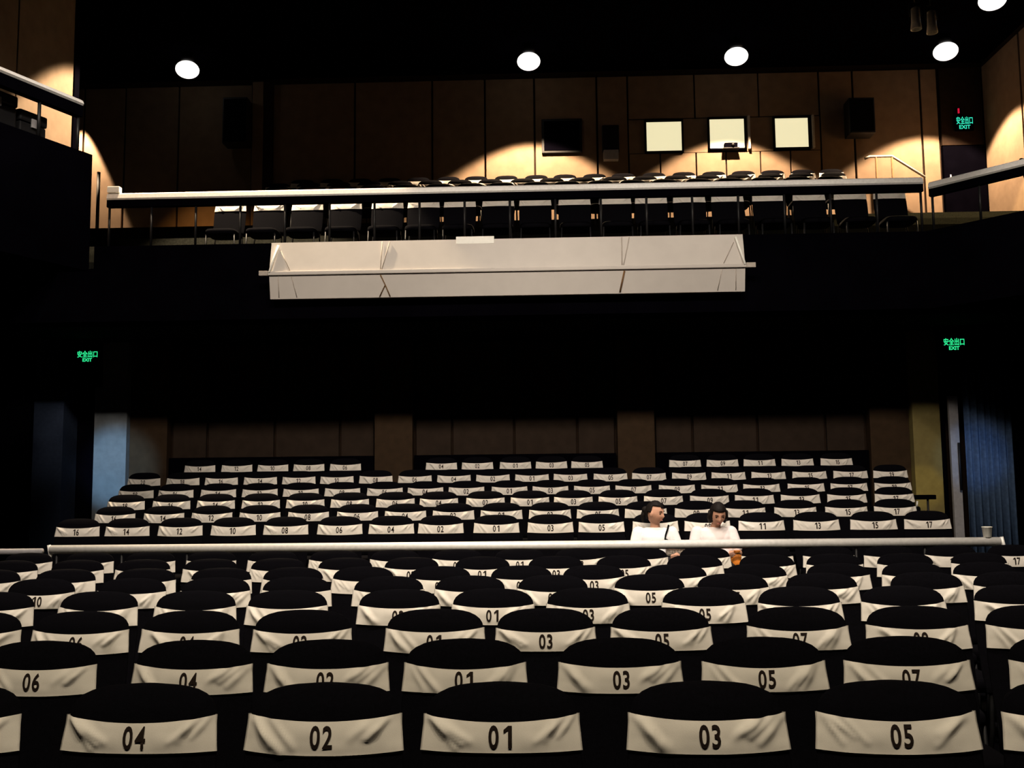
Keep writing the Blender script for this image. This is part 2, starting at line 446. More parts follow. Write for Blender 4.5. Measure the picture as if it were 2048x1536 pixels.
def railing(name, label, pts, ztop, zfloor, spacing, cap_h=0.10, beam_h=0.10, group=None, skip_post=()):
    """flat steel capping over a dark beam on thin posts, along a straight run"""
    a, b = Vector((*pts[0], 0)), Vector((*pts[1], 0))
    L = (b - a).length
    ang = math.atan2(b.y - a.y, b.x - a.x)
    t = thing(name, label, 'railing', (a.x, a.y, zfloor), ang, group)
    h = ztop - zfloor
    bm = bmesh.new()
    prof = [(-0.03, -cap_h), (-0.045, -cap_h + 0.02), (-0.03, -0.02), (0.0, 0.0), (0.05, 0.0), (0.06, -0.02), (0.06, -cap_h)]
    loft(bm, [[Vector((x, y, h + z)) for y, z in prof] for x in (0.0, L)])
    obj('rail_cap', mesh_of(bm, 'rail_cap', 'steel'), t)
    obj('rail_beam', box_me('rail_beam', 'black_paint', 0.0, L, -0.035, 0.05, h - cap_h - beam_h, h - cap_h, 0.004), t)
    n = max(1, int(round(L / spacing)))
    me = None
    for k in range(n + 1):
        if me is None:
            me = tube_me('post', 'black_metal', [(0, 0, 0), (0, 0, h - cap_h - beam_h + 0.01)], 0.017, 8)
        obj('post', me, t, (min(max(L * k / n, 0.03), L - 0.03), 0.0, 0.0))
    return t


railing('balcony_railing', 'long steel-capped railing across the balcony above the white banner', ((-5.95, 12.94), (5.13, 12.94)), 5.56, 4.81, 0.61)
railing('balcony_railing', 'angled steel-capped railing at the right end of the balcony', ((5.2, 12.88), (8.2, 9.43)), 5.47, 4.81, 0.62)

# left side gallery
GA, GC = (-4.66, 9.75), (-7.2, 4.0)
bm = bmesh.new()
prism(bm, [GA, (-6.5, 10.0), (-7.2, 10.0), (-7.2, 4.0)], 3.77, 4.70)
struct('gallery_slab', mesh_of(bm, 'gallery_slab', 'black_paint'))
dirv = (Vector((GA[0] - GC[0], GA[1] - GC[1], 0))).normalized()
nrm = Vector((-dirv.y, dirv.x, 0))
bm = bmesh.new()
g2 = [GA, (GA[0] + nrm.x * 0.1, GA[1] + nrm.y * 0.1), (GC[0] + nrm.x * 0.1, GC[1] + nrm.y * 0.1), GC]
prism(bm, g2, 4.70, 5.0)
struct('gallery_parapet', mesh_of(bm, 'gallery_parapet', 'black_paint'))
bm = bmesh.new()
prism(bm, [GA, (-6.5, 10.0), (-6.5, 9.9), (GA[0] - 0.04, GA[1] - 0.1)], 4.70, 5.0)
struct('gallery_parapet_end', mesh_of(bm, 'gallery_parapet_end', 'black_paint'))
gp = Vector((GA[0], GA[1], 0)) + nrm * 0.05
gq = gp - dirv * 6.0
gs = gp - dirv * 0.12
railing('gallery_railing', 'steel-capped railing of the left side gallery high beside the wall', ((gq.x, gq.y), (gs.x, gs.y)), 5.56, 5.0, 0.5, 0.07, 0.12)
for k, (q, w, h, lab) in enumerate(((0.55, 0.30, 0.60, 'low black equipment case behind the left gallery railing'), (0.95, 0.42, 0.70, 'larger black equipment case at far left of the gallery'))):
    c = gp - dirv * q + nrm * 0.36
    t = thing('equipment_case', lab, 'case', (c.x, c.y, 4.70), math.atan2(dirv.y, dirv.x))
    obj('body', box_me('body', 'black_metal', -w / 2, w / 2, -0.2, 0.2, 0.0, h - 0.12, 0.015), t)
    obj('lid', box_me('lid', 'black_metal', -w / 2 - 0.01, w / 2 + 0.01, -0.21, 0.21, h - 0.115, h, 0.02), t)
    obj('latch', box_me('latch', 'grey_case', -0.03, 0.03, -0.222, -0.205, h - 0.16, h - 0.07, 0.004), t)
    hd = obj('handle', tube_me('handle', 'black_metal', [(-0.08, 0, h), (-0.07, 0, h + 0.04), (0.07, 0, h + 0.04), (0.08, 0, h)], 0.01, 8), t)

# ------------------------------------------------------------------ chairs
ZT, ZB = 0.947, 0.845


def hw_back(z):
    if z <= 0.80:
        return 0.236 - 0.02 * max(0.0, (0.62 - z)) / 0.2
    if z <= 0.92:
        return 0.236 - (z - 0.80) * 0.10
    s = min(1.0, (z - 0.92) / 0.105)
    return 0.224 * max(0.0, 1 - s ** 3.0) ** (1 / 3.0)


def tilt(z):
    return (z - 0.855) * 0.2


def front(u, z, w):
    k = min(1.0, max(0.0, (1.025 - z) / 0.06)) ** 0.5
    return -0.006 - 0.030 * k * (1 - abs(u) ** 2.4)


def make_back():
    bm = bmesh.new()
    zs = [0.47, 0.48, 0.52, 0.60, 0.70, 0.80, 0.86, 0.92, 0.945, 0.965, 0.983, 0.998, 1.010, 1.018, 1.0225, 1.0245]
    nu = 14
    loops = []
    for z in zs:
        w = hw_back(z)
        k = 0.4 if z < 0.475 else 1.0
        ring = []
        for i in range(nu + 1):
            u = -1 + 2 * i / nu
            u = math.sin(u * math.pi / 2)
            ring.append(Vector((u * w, tilt(z) + front(u, z, w) * k, z)))
        for i in range(1, nu):
            u = 1 - 2 * i / nu
            u = math.sin(u * math.pi / 2)
            ring.append(Vector((u * w, tilt(z) + (0.010 + 0.014 * (1 - u * u)) * k, z)))
        loops.append(ring)
    loft(bm, loops)
    return mesh_of(bm, 'backrest', 'black_fabric', True)


def cover_front(x, z):
    """front face of the cloth band"""
    w = hw_back(min(z, 0.92)) + 0.004
    u = max(-1, min(1, x / w))
    q = (z - 0.893) / 0.052
    return tilt(z) + front(u, z, w) - 0.007 - 0.006 * max(0.0, 1 - q * q) * (1 - abs(u) ** 4)


def make_cover(seed):
    rnd = random.Random(seed)
    creases = []
    for s in (-1, 1):
        for k in range(rnd.choice((2, 3, 3, 4))):
            x0 = s * rnd.uniform(0.15, 0.215)
            x1 = s * (abs(x0) - rnd.uniform(0.04, 0.10))
            creases.append((x0, ZT - rnd.uniform(0.0, 0.02), x1, ZB + rnd.uniform(0.0, 0.05), rnd.uniform(0.006, 0.013), rnd.uniform(0.005, 0.010)))
    bm = bmesh.new()
    nu, nv = 64, 14
    grid = []
    sag, sagb = rnd.uniform(0.016, 0.023), rnd.uniform(0.0, 0.012)
    tl, tr = rnd.uniform(-0.004, 0.004), rnd.uniform(-0.004, 0.004)
    for j in range(nv + 1):
        v = j / nv
        row = []
        for i in range(nu + 1):
            u = -1 + 2 * i / nu
            zt = ZT - sag * (1 - u * u) + (tl if u < 0 else tr) * abs(u)
            zb = ZB - sagb * (1 - u * u)
            z = zb + (zt - zb) * v
            w = hw_back(min(z, 0.92)) + 0.005
            x = u * w
            y = cover_front(x, z)
            d = 0.0
            for (x0, z0, x1, z1, amp, sg) in creases:
                dx, dz = x1 - x0, z1 - z0
                L2 = dx * dx + dz * dz
                t = ((x - x0) * dx + (z - z0) * dz) / L2
                tt = max(0, min(1, t))
                px, pz = x0 + dx * tt, z0 + dz * tt
                r = ((x - px) ** 2 + (z - pz) ** 2)
                d += amp * math.exp(-r / (sg * sg * 2)) * (0.5 + 0.5 * (1 - abs(2 * tt - 1)))
            d *= min(1.0, max(0.0, (abs(x) - 0.055) / 0.03))
            d += 0.0016 * math.sin(x * 37 + seed) * math.sin(z * 61 + seed)
            row.append(bm.verts.new((x, y - max(0, d), z)))
        grid.append(row)
    for j in range(nv):
        for i in range(nu):
            bm.faces.new((grid[j][i], grid[j][i + 1], grid[j + 1][i + 1], grid[j + 1][i]))
    # sides and back of the loop
    nb = 10
    back = []
    for j in range(nv + 1):
        z = grid[j][0].co.z
        w = hw_back(min(z, 0.92)) + 0.005
        rowb = [grid[j][nu]]
        for i in range(1, nb):
            u = 1 - 2 * i / nb
            zz = grid[j][int(round((1 + u) / 2 * nu))].co.z
            rowb.append(bm.verts.new((u * w, tilt(zz) + 0.016 + 0.016 * (1 - u * u), zz)))
        rowb.append(grid[j][0])
        back.append(rowb)
    for j in range(nv):
        for i in range(nb):
            bm.faces.new((back[j][i], back[j][i + 1], back[j + 1][i + 1], back[j + 1][i]))
    return mesh_of(bm, 'seat_cover', 'cover_cloth', True)


def make_number(n):
    """two printed digits lying on the front of the cloth band"""
    D = {}
    bm = bmesh.new()
    x0 = 0.0
    spans = []
    for ch in '%02d' % n:
        if ch == '1':
            for P in ([(0.0, 0.0), (0.011, 0.0), (0.011, 0.061), (0.0, 0.061)], [(-0.013, 0.041), (0.0, 0.049), (0.0, 0.061), (-0.013, 0.050)]):
                bm.faces.new([bm.verts.new((x0 + 0.020 + x, 0, z - 0.0305)) for x, z in P])
            x0 += 0.040
        else:
            me = text_mesh('digit', ch, 0.086, 0.72, 0.0016, 'number_print')
            w = max(v.co.x for v in me.vertices)
            for v in me.vertices:
                v.co.x += x0 + w
            bm.from_mesh(me)
            bpy.data.meshes.remove(me)
            x0 += 2 * w + 0.007
    xc = (x0 - 0.007) / 2
    bmesh.ops.triangulate(bm, faces=bm.faces[:])
    for _ in range(3):
        long_e = [e for e in bm.edges if e.calc_length() > 0.012]
        if not long_e:
            break
        bmesh.ops.subdivide_edges(bm, edges=long_e, cuts=1)
        bmesh.ops.triangulate(bm, faces=bm.faces[:])
    for v in bm.verts:
        x, z = v.co.x - xc, 0.888 + v.co.z
        v.co = Vector((x, cover_front(x, z) - 0.003, z))
    return mesh_of(bm, 'number', 'number_print')


def make_seat():
    bm = bmesh.new()
    pts = []
    for z, g in ((0.395, 0.92), (0.405, 0.98), (0.43, 1.0), (0.455, 0.985), (0.468, 0.93), (0.472, 0.8)):
        ring = []
        for k in range(24):
            a = 2 * math.pi * k / 24
            ca, sa = math.cos(a), math.sin(a)
            x = 0.225 * math.copysign(abs(ca) ** 0.45, ca)
            y = 0.22 * math.copysign(abs(sa) ** 0.45, sa)
            ring.append(Vector((x * g, -0.295 + y * g, z)))
        pts.append(ring)
    loft(bm, pts)
    return mesh_of(bm, 'seat', 'black_fabric', True)


ME_BACK = make_back()
ME_SEAT = make_seat()
ME_COVER = [make_cover(s) for s in (3, 11, 23, 31, 47, 58)]
ME_NUM = {}
LEGS = []
for sx in (-1, 1):
    LEGS.append(tube_me('leg', 'black_metal', [(sx * 0.21, -0.47, 0.0), (sx * 0.20, -0.45, 0.40)], 0.012, 6))
    LEGS.append(tube_me('leg', 'black_metal', [(sx * 0.21, -0.02, 0.0), (sx * 0.205, -0.09, 0.30), (sx * 0.19, -0.062, 0.50), (sx * 0.18, -0.028, 0.66)], 0.012, 6))
random.seed(19)


def chair(x, y, z, num, label, group, rz=0.0):
    t = thing('padded_chair', label, 'chair', (x, y, z), rz, group)
    obj('backrest', ME_BACK, t)
    obj('seat', ME_SEAT, t)
    for me in LEGS:
        obj('leg', me, t)
    c = obj('seat_cover', random.choice(ME_COVER), t)
    c['label'] = 'white cloth band'
    if num is not None:
        if num not in ME_NUM:
            ME_NUM[num] = make_number(num)
        obj('number', ME_NUM[num], c)
    return t


ORD = ['leftmost', 'second', 'third', 'fourth', 'fifth', 'sixth', 'seventh', 'eighth', 'ninth', 'tenth', 'eleventh', 'twelfth', 'thirteenth',
       'fourteenth', 'fifteenth', 'sixteenth', 'seventeenth', 'eighteenth', 'nineteenth', 'twentieth']
ROWNAME = {
    'N1': 'nearest row', 'N2': 'second row', 'N3': 'third row',
    'N4': 'fourth row', 'N5': 'fifth row', 'N6': 'sixth row',
    'N7': 'seventh row', 'N8': 'row just before the steel rail',
    'R1': 'first row behind steel rail', 'R2': 'second row behind steel rail',
    'R3': 'third row behind steel rail', 'R4': 'fourth row behind steel rail',
    'R5': 'fifth row behind steel rail', 'R6': 'last stalls row by rear wall'}
for rn, y, z, lst in ROWS:
    for ci, (num, x) in enumerate(lst):
        rz = random.uniform(-0.035, 0.035) if rn[0] == 'N' else random.uniform(-0.012, 0.012)
        chair(x, y, z, num, 'black chair with white band numbered %02d, %s, %s' % (num, 'leftmost' if ci == 0 else 'rightmost' if ci == len(lst) - 1 else ORD[ci] + ' from left', ROWNAME[rn]), 'numbered chairs, ' + ROWNAME[rn].split(',')[0], rz)




def bal_label(i, n, row):
    o = ORD[i] if i == 0 else (ORD[i] + ' from left' if i < n - 1 else 'rightmost')
    return 'black chair with white band, %s in the balcony %s row' % (o, row)


B0 = [-4.55, -3.97, -3.41, -2.84, -2.23, -1.7, -1.17, -0.61, -0.07, 0.5, 1.09, 1.61, 2.16, 2.71, 3.3, 3.88, 4.47, 5.03]
for i, x in enumerate(B0):
    chair(x, 13.9, BF, None, bal_label(i, len(B0), 'front'), 'balcony chairs, front row')
for k, row, xs0 in ((3, 'middle', -4.6), (4, 'second to last', -4.85), (5, 'last', -4.6)):
    n = 18 if k == 3 else 19
    for i in range(n):
        chair(xs0 + 0.565 * i + random.uniform(-0.02, 0.02), 13.9 + 0.88 * k, BF + 0.337 * k, None, bal_label(i, n, row), 'balcony chairs, %s row' % row, random.uniform(-0.03, 0.03))
chair(6.45, 12.75, BF, None, 'black chair turned inward behind the angled right balcony railing, nearer the corner', 'right balcony corner chairs', 0.75)
chair(6.95, 12.2, BF, None, 'black chair turned inward behind the angled right balcony railing, nearer the frame edge', 'right balcony corner chairs', 0.75)

# ------------------------------------------------------------------ stalls rail
R = thing('stalls_railing', 'long polished steel rail across the hall in front of two seated people', 'railing', (0, 9.4, 0.2))
obj('rail_bar', tube_me('rail_bar', 'steel', [(-4.78, 0, 0.755), (4.27, 0, 0.755)], 0.043, 20), R)
me = tube_me('post', 'black_metal', [(0, 0, 0), (0, 0, 0.73)], 0.013, 8)
for k in range(15):
    obj('post', me, R, (-4.72 + 8.93 * k / 14, 0.0, 0))
for x in (-4.80, 4.29):
    obj('end_bracket', tube_me('end_bracket', 'steel', [(x, 0, 0.80), (x + (0.02 if x > 0 else 0.02), 0, 0.70), (x, 0.0, 0.64)], 0.018, 8), R)
struct('rail_kerb', box_me('rail_kerb', 'dark_carpet', -6.2, 5.35, 9.3, 9.43, -0.07, 0.2))
R2 = thing('side_railing', 'dim dark rail continuing to the left of the polished steel rail', 'railing', (-5.85, 9.38, 0.0))
obj('rail_bar', tube_me('rail_bar', 'grey_case', [(-1.0, 0, 0.94), (1.0, 0, 0.94)], 0.03, 12), R2)
for x in (-0.95, 0.0, 0.95):
    obj('post', tube_me('post', 'black_metal', [(x, 0, 0), (x, 0, 0.92)], 0.014, 8), R2)
# paper cup on the rail
bm = bmesh.new()
lathe(bm, [(0.034, 0.0), (0.036, 0.002), (0.045, 0.09), (0.048, 0.092), (0.048, 0.097), (0.043, 0.097), (0.033, 0.008)], 20)
cup = thing('paper_cup', 'small white paper cup standing on the right end of the steel rail', 'cup', (4.16, 9.4, 0.998))
obj('cup_body', mesh_of(bm, 'cup_body', 'paper_white', True), cup)
# handrail bracket on the ochre pillar
hr = thing('wall_handrail', 'short dark handrail with a bright tip on the ochre pillar', 'handrail', (4.95, 13.1, 1.26))
obj('rail_bar', box_me('rail_bar', 'black_paint', -0.12, 0.2, -0.04, 0.04, 0.0, 0.06, 0.01), hr)
obj('tip', tube_me('tip', 'steel', [(-0.05, -0.04, -0.02), (-0.07, -0.05, -0.11)], 0.012, 8), hr)
obj('upright', tube_me('upright', 'black_metal', [(0.1, 0.0, -0.74), (0.1, 0.0, 0.01)], 0.015, 8), hr)

# ------------------------------------------------------------------ white banner on the balcony front
BN = thing('white_banner', 'long white fabric banner stretched along the black balcony front', 'banner', (-0.47, 12.88, 4.01))
W2 = 3.15


def sheet(name, pts, m, th=0.012):
    """pts: profile (y,z) list, extruded over the banner width"""
    bm = bmesh.new()
    up = [Vector((0, y, z)) for y, z in pts]
    ring = up + [Vector((0, y + th, z)) for y, z in reversed(pts)]
    loft(bm, [[Vector((x, p.y, p.z)) for p in ring] for x in (-W2, W2)])
    return mesh_of(bm, name, m)


obj('upper_panel', sheet('upper_panel', [(-0.10, 0.775), (-0.20, 0.345)], 'banner_white'), BN)
obj('lower_panel', sheet('lower_panel', [(-0.20, 0.32), (-0.13, 0.0)], 'banner_white'), BN)
bt = obj('batten', box_me('batten', 'banner_white', -W2 - 0.02, W2 + 0.02, -0.225, -0.195, 0.305, 0.36, 0.012), BN)
for s in (-1, 1):
    obj('batten_end', box_me('batten_end', 'strap_pale', s * (W2 + 0.07) - 0.06, s * (W2 + 0.07) + 0.06, -0.24, -0.20, 0.30, 0.365, 0.005), BN)
    obj('end_strip', tube_me('end_strip', 'paper_white', [(s * (W2 - 0.1), -0.13, 0.73), (s * (W2 - 0.005), -0.225, 0.34)], 0.016, 8), BN)
obj('backing_board', box_me('backing_board', 'banner_white', -W2 + 0.02, W2 - 0.02, -0.085, -0.0, 0.01, 0.77), BN)


def strap(pts, m, r=0.009):
    obj('strap', tube_me('strap', m, pts, r, 6), BN)


def up_y(z):
    return -0.205 + (z - 0.345) * (0.10 / 0.43) - 0.006


def lo_y(z):
    return -0.20 + (0.32 - z) * (0.07 / 0.32) - 0.006


for xc, xm, zz in ((-1.6, 'strap_pale', 0.0), (1.6, 'strap_pale', 0.0)):
    for dx in (-0.05, 0.05):
        strap([(xc + dx, up_y(0.76), 0.76), (xc + dx * 0.2 - 0.05, up_y(0.37), 0.37)], xm, 0.006)
strap([(-1.66, lo_y(0.29), 0.29), (-1.60, lo_y(0.16), 0.16), (-1.68, lo_y(0.01), 0.01)], 'strap_brown', 0.008)
strap([(-1.60, lo_y(0.16), 0.16), (-1.54, lo_y(0.01), 0.01)], 'strap_brown', 0.008)
strap([(1.57, lo_y(0.29), 0.29), (1.51, lo_y(0.02), 0.02)], 'strap_brown', 0.013)
for s in (-1, 1):
    strap([(s * (W2 - 0.13), up_y(0.66), 0.66), (s * (W2 - 0.28), up_y(0.37), 0.37)], 'strap_pale', 0.005)
    strap([(s * (W2 - 0.30), lo_y(0.29), 0.29), (s * (W2 - 0.36), lo_y(0.02), 0.02)], 'strap_pale', 0.005)
    strap([(s * (W2 - 0.12), lo_y(0.29), 0.29), (s * (W2 - 0.12), lo_y(0.02), 0.02)], 'strap_pale', 0.005)
obj('clip', box_me('clip', 'paper_white', -0.66, -0.15, -0.118, -0.09, 0.71, 0.81, 0.006), BN)

# ------------------------------------------------------------------ exit signs


def exit_sign(label, x, y, z, w, h, m, name='exit_sign'):
    t = thing(name, label, 'exit sign', (x, y, z))
    obj('housing', box_me('housing', 'black_paint', -w / 2 - 0.02, w / 2 + 0.02, -0.02, 0.04, -h / 2 - 0.02, h / 2 + 0.02, 0.008), t)
    me = text_mesh('lettering', '\u5b89\u5168\u51fa\u53e3', h * 0.62, 1.0, 0.002, m, 0.002)
    xs = [v.co.x for v in me.vertices]
    f = w / (max(xs) - min(xs))
    for v in me.vertices:
        v.co.x *= f
        v.co.y += -0.024
        v.co.z += h * 0.2
    obj('lettering', me, t)
    me = text_mesh('lettering', 'EXIT', h * 0.42, 1.0, 0.002, m, 0.002)
    for v in me.vertices:
        v.co.y += -0.024
        v.co.z -= h * 0.32
    obj('lettering', me, t)
    return t


exit_sign('green lit exit sign above the left entrance', -6.9, 14.5, 3.505, 0.31, 0.17, 'exit_green')
exit_sign('green lit exit sign above the right entrance', 6.06, 14.45, 3.49, 0.30, 0.18, 'exit_green')
e3 = exit_sign('teal lit exit sign above the dark balcony door', 8.47, WY - 0.17, 8.54, 0.32, 0.26, 'exit_teal')
obj('indicator', box_me('indicator', 'led_red', -0.12, -0.09, -0.03, -0.01, 0.20, 0.30, 0.003), e3)
obj('bracket', box_me('bracket', 'black_paint', -0.14, -0.05, -0.01, 0.04, 0.14, 0.31, 0.003), e3)

# ------------------------------------------------------------------ items on the upper rear wall
t = thing('black_window', 'black square hatch on the balcony wall left of the lit windows', 'hatch', (0.46, WY - 0.05, 8.15))
obj('frame', box_me('frame', 'black_metal', -0.41, 0.41, -0.06, 0.0, -0.02, 0.69, 0.01), t)
obj('glass', box_me('glass', 'black_paint', -0.36, 0.36, -0.07, -0.05, 0.03, 0.64, 0.004), t)
t = thing('wall_box', 'narrow grey control box on the wall beside the black hatch', 'box', (1.44, WY - 0.05, 7.94))
obj('body', box_me('body', 'black_metal', -0.17, 0.17, -0.14, 0.0, 0.18, 0.72, 0.015), t)
obj('lower_box', box_me('lower_box', 'grey_case', -0.15, 0.15, -0.16, 0.0, 0.0, 0.20, 0.01), t)


def speaker(label, x, z, w, h, y):
    t = thing('wall_speaker', label, 'speaker', (x, y, z))
    o = obj('cabinet', box_me('cabinet', 'black_metal', -w / 2, w / 2, -0.18, 0.18, 0.0, h, 0.02), t)
    obj('grille', box_me('grille', 'black_fabric', -w / 2 + 0.03, w / 2 - 0.03, -0.195, -0.175, 0.04, h - 0.04, 0.006), t)
    obj('mount', box_me('mount', 'black_metal', -0.06, 0.06, 0.17, WY - y - 0.05, h * 0.4, h * 0.6), t)
    return t


speaker('tall black loudspeaker on the balcony wall above the left pilaster', -6.1, 8.33, 0.5, 0.95, 18.95)
speaker('black loudspeaker on the balcony wall right of the lit windows', 6.35, 8.26, 0.5, 0.72, 18.95)
t = thing('stair_handrail', 'brown stair handrail on the lit balcony wall near the right door', 'handrail', (6.9, 18.9, 6.38))
obj('post', tube_me('post', 'strap_brown', [(-0.28, 0, 0), (-0.28, 0, 1.42)], 0.022, 8), t)
obj('post', tube_me('post', 'strap_brown', [(0.03, 0, 0), (0.03, 0, 1.42)], 0.022, 8), t)
obj('rail_bar', tube_me('rail_bar', 'strap_pale', [(-0.5, 0.0, 1.40), (-0.4, 0, 1.44), (0.03, 0, 1.44), (0.66, 0, 1.0)], 0.026, 8), t)
t = thing('gallery_post', 'slim dark post in front of the lit wall at the left balcony end', 'post', (-8.75, 18.6, 6.38))
obj('shaft', tube_me('shaft', 'black_metal', [(0, 0, 0), (0, 0, 1.35)], 0.035, 8), t)
obj('foot', tube_me('foot', 'black_metal', [(0, 0, 0), (0, 0, 0.03)], 0.09, 12), t)
t = thing('white_block', 'small bright white block on the left end of the balcony railing', 'block', (-5.86, 12.94, 5.56))
obj('block_body', box_me('block_body', 'paper_white', -0.085, 0.085, -0.05, 0.05, 0.0, 0.09, 0.012), t)

# ------------------------------------------------------------------ ceiling lamps


def downlight(label, x, y, watts, half, col, blend=0.12, r=0.20, group='round ceiling lamps'):
    t = thing('ceiling_lamp', label, 'lamp', (x, y, LAMP_Z), 0, group)
    bm = bmesh.new()
    lathe(bm, [(0.09, -0.04), (0.13, -0.02), (0.12, 0.06), (0.05, 0.14)], 20)
    obj('housing', mesh_of(bm, 'housing', 'black_metal', True), t)
    bm = bmesh.new()
    lathe(bm, [(max(0.01, r * 1.12 * math.sin(a)), -0.185 + 0.16 * math.cos(a)) for a in [math.pi * k / 14 for k in range(15)]], 24)
    obj('glass_globe', mesh_of(bm, 'glass_globe', 'lamp_glass', True), t)
    spot('ceiling_lamp_light', (x, y, LAMP_Z - 0.40), (x, y, 0), watts, half, blend, col, 0.05, t)
    return t


TUNG = (1.0, 0.72, 0.46)
downlight('round glowing ceiling lamp at left above the dark balcony wall', -6.79, 18.0, 520, 34, (1.0, 0.5, 0.15), 0.6)
downlight('round glowing ceiling lamp above the black wall hatch', -0.18, 18.0, 2300, 53, TUNG, 0.2)
downlight('round glowing ceiling lamp above the three lit windows', 3.77, 18.0, 2000, 52, TUNG, 0.2)
downlight('round glowing ceiling lamp at right above the balcony door', 7.7, 18.0, 2200, 52, TUNG, 0.2)
downlight('round glowing ceiling lamp cut by the top right corner', 7.67, 16.0, 1900, 44, (1.0, 0.74, 0.36))
spot('ceiling_lamp_rear_left', (-9.45, 18.95, 9.45), (-9.45, 18.95, 0), 2700, 24, 0.2, TUNG, 0.04)
spot('ceiling_lamp_gallery', (-4.9, 13.4, 9.34), (-4.9, 13.4, 0), 5000, 41, 0.15, (1.0, 0.78, 0.52), 0.05)

# hanging stage lanterns near the top right corner
for i, (x, z, lab) in enumerate(((5.58, 8.12, 'small hanging stage lantern near the top right corner, left of a pair'), (5.81, 8.06, 'small hanging stage lantern near the top right corner, right of a pair'))):
    t = thing('stage_lantern', lab, 'stage light', (x, 14.0, z))
    bm = bmesh.new()
    lathe(bm, [(0.03, 0.34), (0.06, 0.32), (0.065, 0.12), (0.08, 0.0), (0.07, 0.0), (0.05, 0.1)], 14)
    obj('barrel', mesh_of(bm, 'barrel', 'steel', True), t)
    obj('yoke', tube_me('yoke', 'black_metal', [(-0.085, 0, 0.2), (-0.085, 0, 0.42), (0.085, 0, 0.42), (0.085, 0, 0.2)], 0.008, 6), t)
    obj('hanger', tube_me('hanger', 'black_metal', [(0, 0, 0.42), (0, 0, 9.86 - z)], 0.01, 6), t)


# ------------------------------------------------------------------ people
def ev_mesh(bm, name, voxel, smooth_it, m):
    me = bpy.data.meshes.new(name + '_raw')
    bm.to_mesh(me)
    bm.free()
    o = bpy.data.objects.new(name + '_raw', me)
    COL.objects.link(o)
    r = o.modifiers.new('r', 'REMESH')
    r.mode = 'VOXEL'
    r.voxel_size = voxel
    s = o.modifiers.new('s', 'SMOOTH')
    s.iterations = smooth_it
    s.factor = 0.5
    dg = bpy.context.evaluated_depsgraph_get()
    dg.update()
    out = bpy.data.meshes.new_from_object(o.evaluated_get(dg))
    bpy.data.objects.remove(o)
    out.name = name
    out.materials.clear()
    out.materials.append(MAT[m])
    for p_ in out.polygons:
        p_.use_smooth = True
    return out


def ball(bm, c, r, sx=1, sy=1, sz=1, rot=None):
    res = bmesh.ops.create_uvsphere(bm, u_segments=16, v_segments=10, radius=1.0)
    for v in res['verts']:
        p = Vector((v.co.x * r * sx, v.co.y * r * sy, v.co.z * r * sz))
        if rot:
            p = rot @ p
        v.co = p + Vector(c)


def limb(bm, pts):
    """tapered limb through (x,y,z,r) points"""
    for (x, y, z, r) in pts:
        ball(bm, (x, y, z), r)
    for a, b in zip(pts, pts[1:]):
        tube(bm, [a[:3], b[:3]], [a[3], b[3]], 14)


def rings(bm, lst, n=24):
    loft(bm, [[Vector((cx + rx * math.copysign(abs(math.cos(2 * math.pi * k / n)) ** 0.85, math.cos(2 * math.pi * k / n)), cy + ry * math.sin(2 * math.pi * k / n), z)) for k in range(n)] for (cx, cy, z, rx, ry) in lst])


def head_shape(bm, M):
    res = bmesh.ops.create_uvsphere(bm, u_segments=40, v_segments=28, radius=1.0)
    for v in res['verts']:
        x, y, z = v.co
        w = 1.0 - 0.30 * max(0.0, -z) ** 1.5
        p = Vector((x * 0.073 * w, y * 0.090 * (1 - 0.12 * max(0, -z)), z * 0.112))
        if y < 0:
            g = lambda cx, cz, sx, sz: math.exp(-((p.x - cx) / sx) ** 2 - ((p.z - cz) / sz) ** 2)
            p.y -= 0.020 * g(0, -0.022, 0.011, 0.020) + 0.008 * g(0, 0.0, 0.008, 0.03)       # nose
            p.y += 0.010 * (g(0.03, 0.008, 0.017, 0.012) + g(-0.03, 0.008, 0.017, 0.012))       # eye sockets
            p.y -= 0.006 * g(0, -0.058, 0.02, 0.009) + 0.007 * g(0, -0.092, 0.02, 0.014)        # mouth, chin
            p.y -= 0.004 * (g(0.035, -0.03, 0.018, 0.02) + g(-0.035, -0.03, 0.018, 0.02))       # cheeks
        v.co = M @ p
    for s in (-1, 1):
        ball(bm, M @ Vector((s * 0.074, 0.006, -0.008)), 0.026, 0.4, 0.7, 1.1, M.to_3x3())


def hand(bm, wrist, d, side, up):
    """palm and five curled fingers along direction d"""
    d = Vector(d).normalized()
    up = Vector(up)
    lat = d.cross(up).normalized() * side
    up = lat.cross(d).normalized() * side
    w = Vector(wrist)
    c = w + d * 0.05
    for k in range(4):
        f0 = w + d * 0.085 + lat * (k - 1.5) * 0.019
        base = w + d * 0.01 + lat * (k - 1.5) * 0.012
        ln = (0.062, 0.072, 0.067, 0.052)[k]
        limb(bm, [(*base, 0.013), (*f0, 0.0105)])
        f1 = f0 + d * ln * 0.45 - up * 0.010
        f2 = f1 + d * ln * 0.30 - up * 0.024
        f3 = f2 + d * ln * 0.05 - up * 0.022
        limb(bm, [(*f0, 0.010), (*f1, 0.009), (*f2, 0.0085), (*f3, 0.0075)])
    t0 = w + d * 0.02 - lat * 0.026
    t1 = t0 + d * 0.03 - lat * 0.022 - up * 0.006
    t2 = t1 + d * 0.028 - lat * 0.004 - up * 0.012
    limb(bm, [(*t0, 0.013), (*t1, 0.011), (*t2, 0.009)])


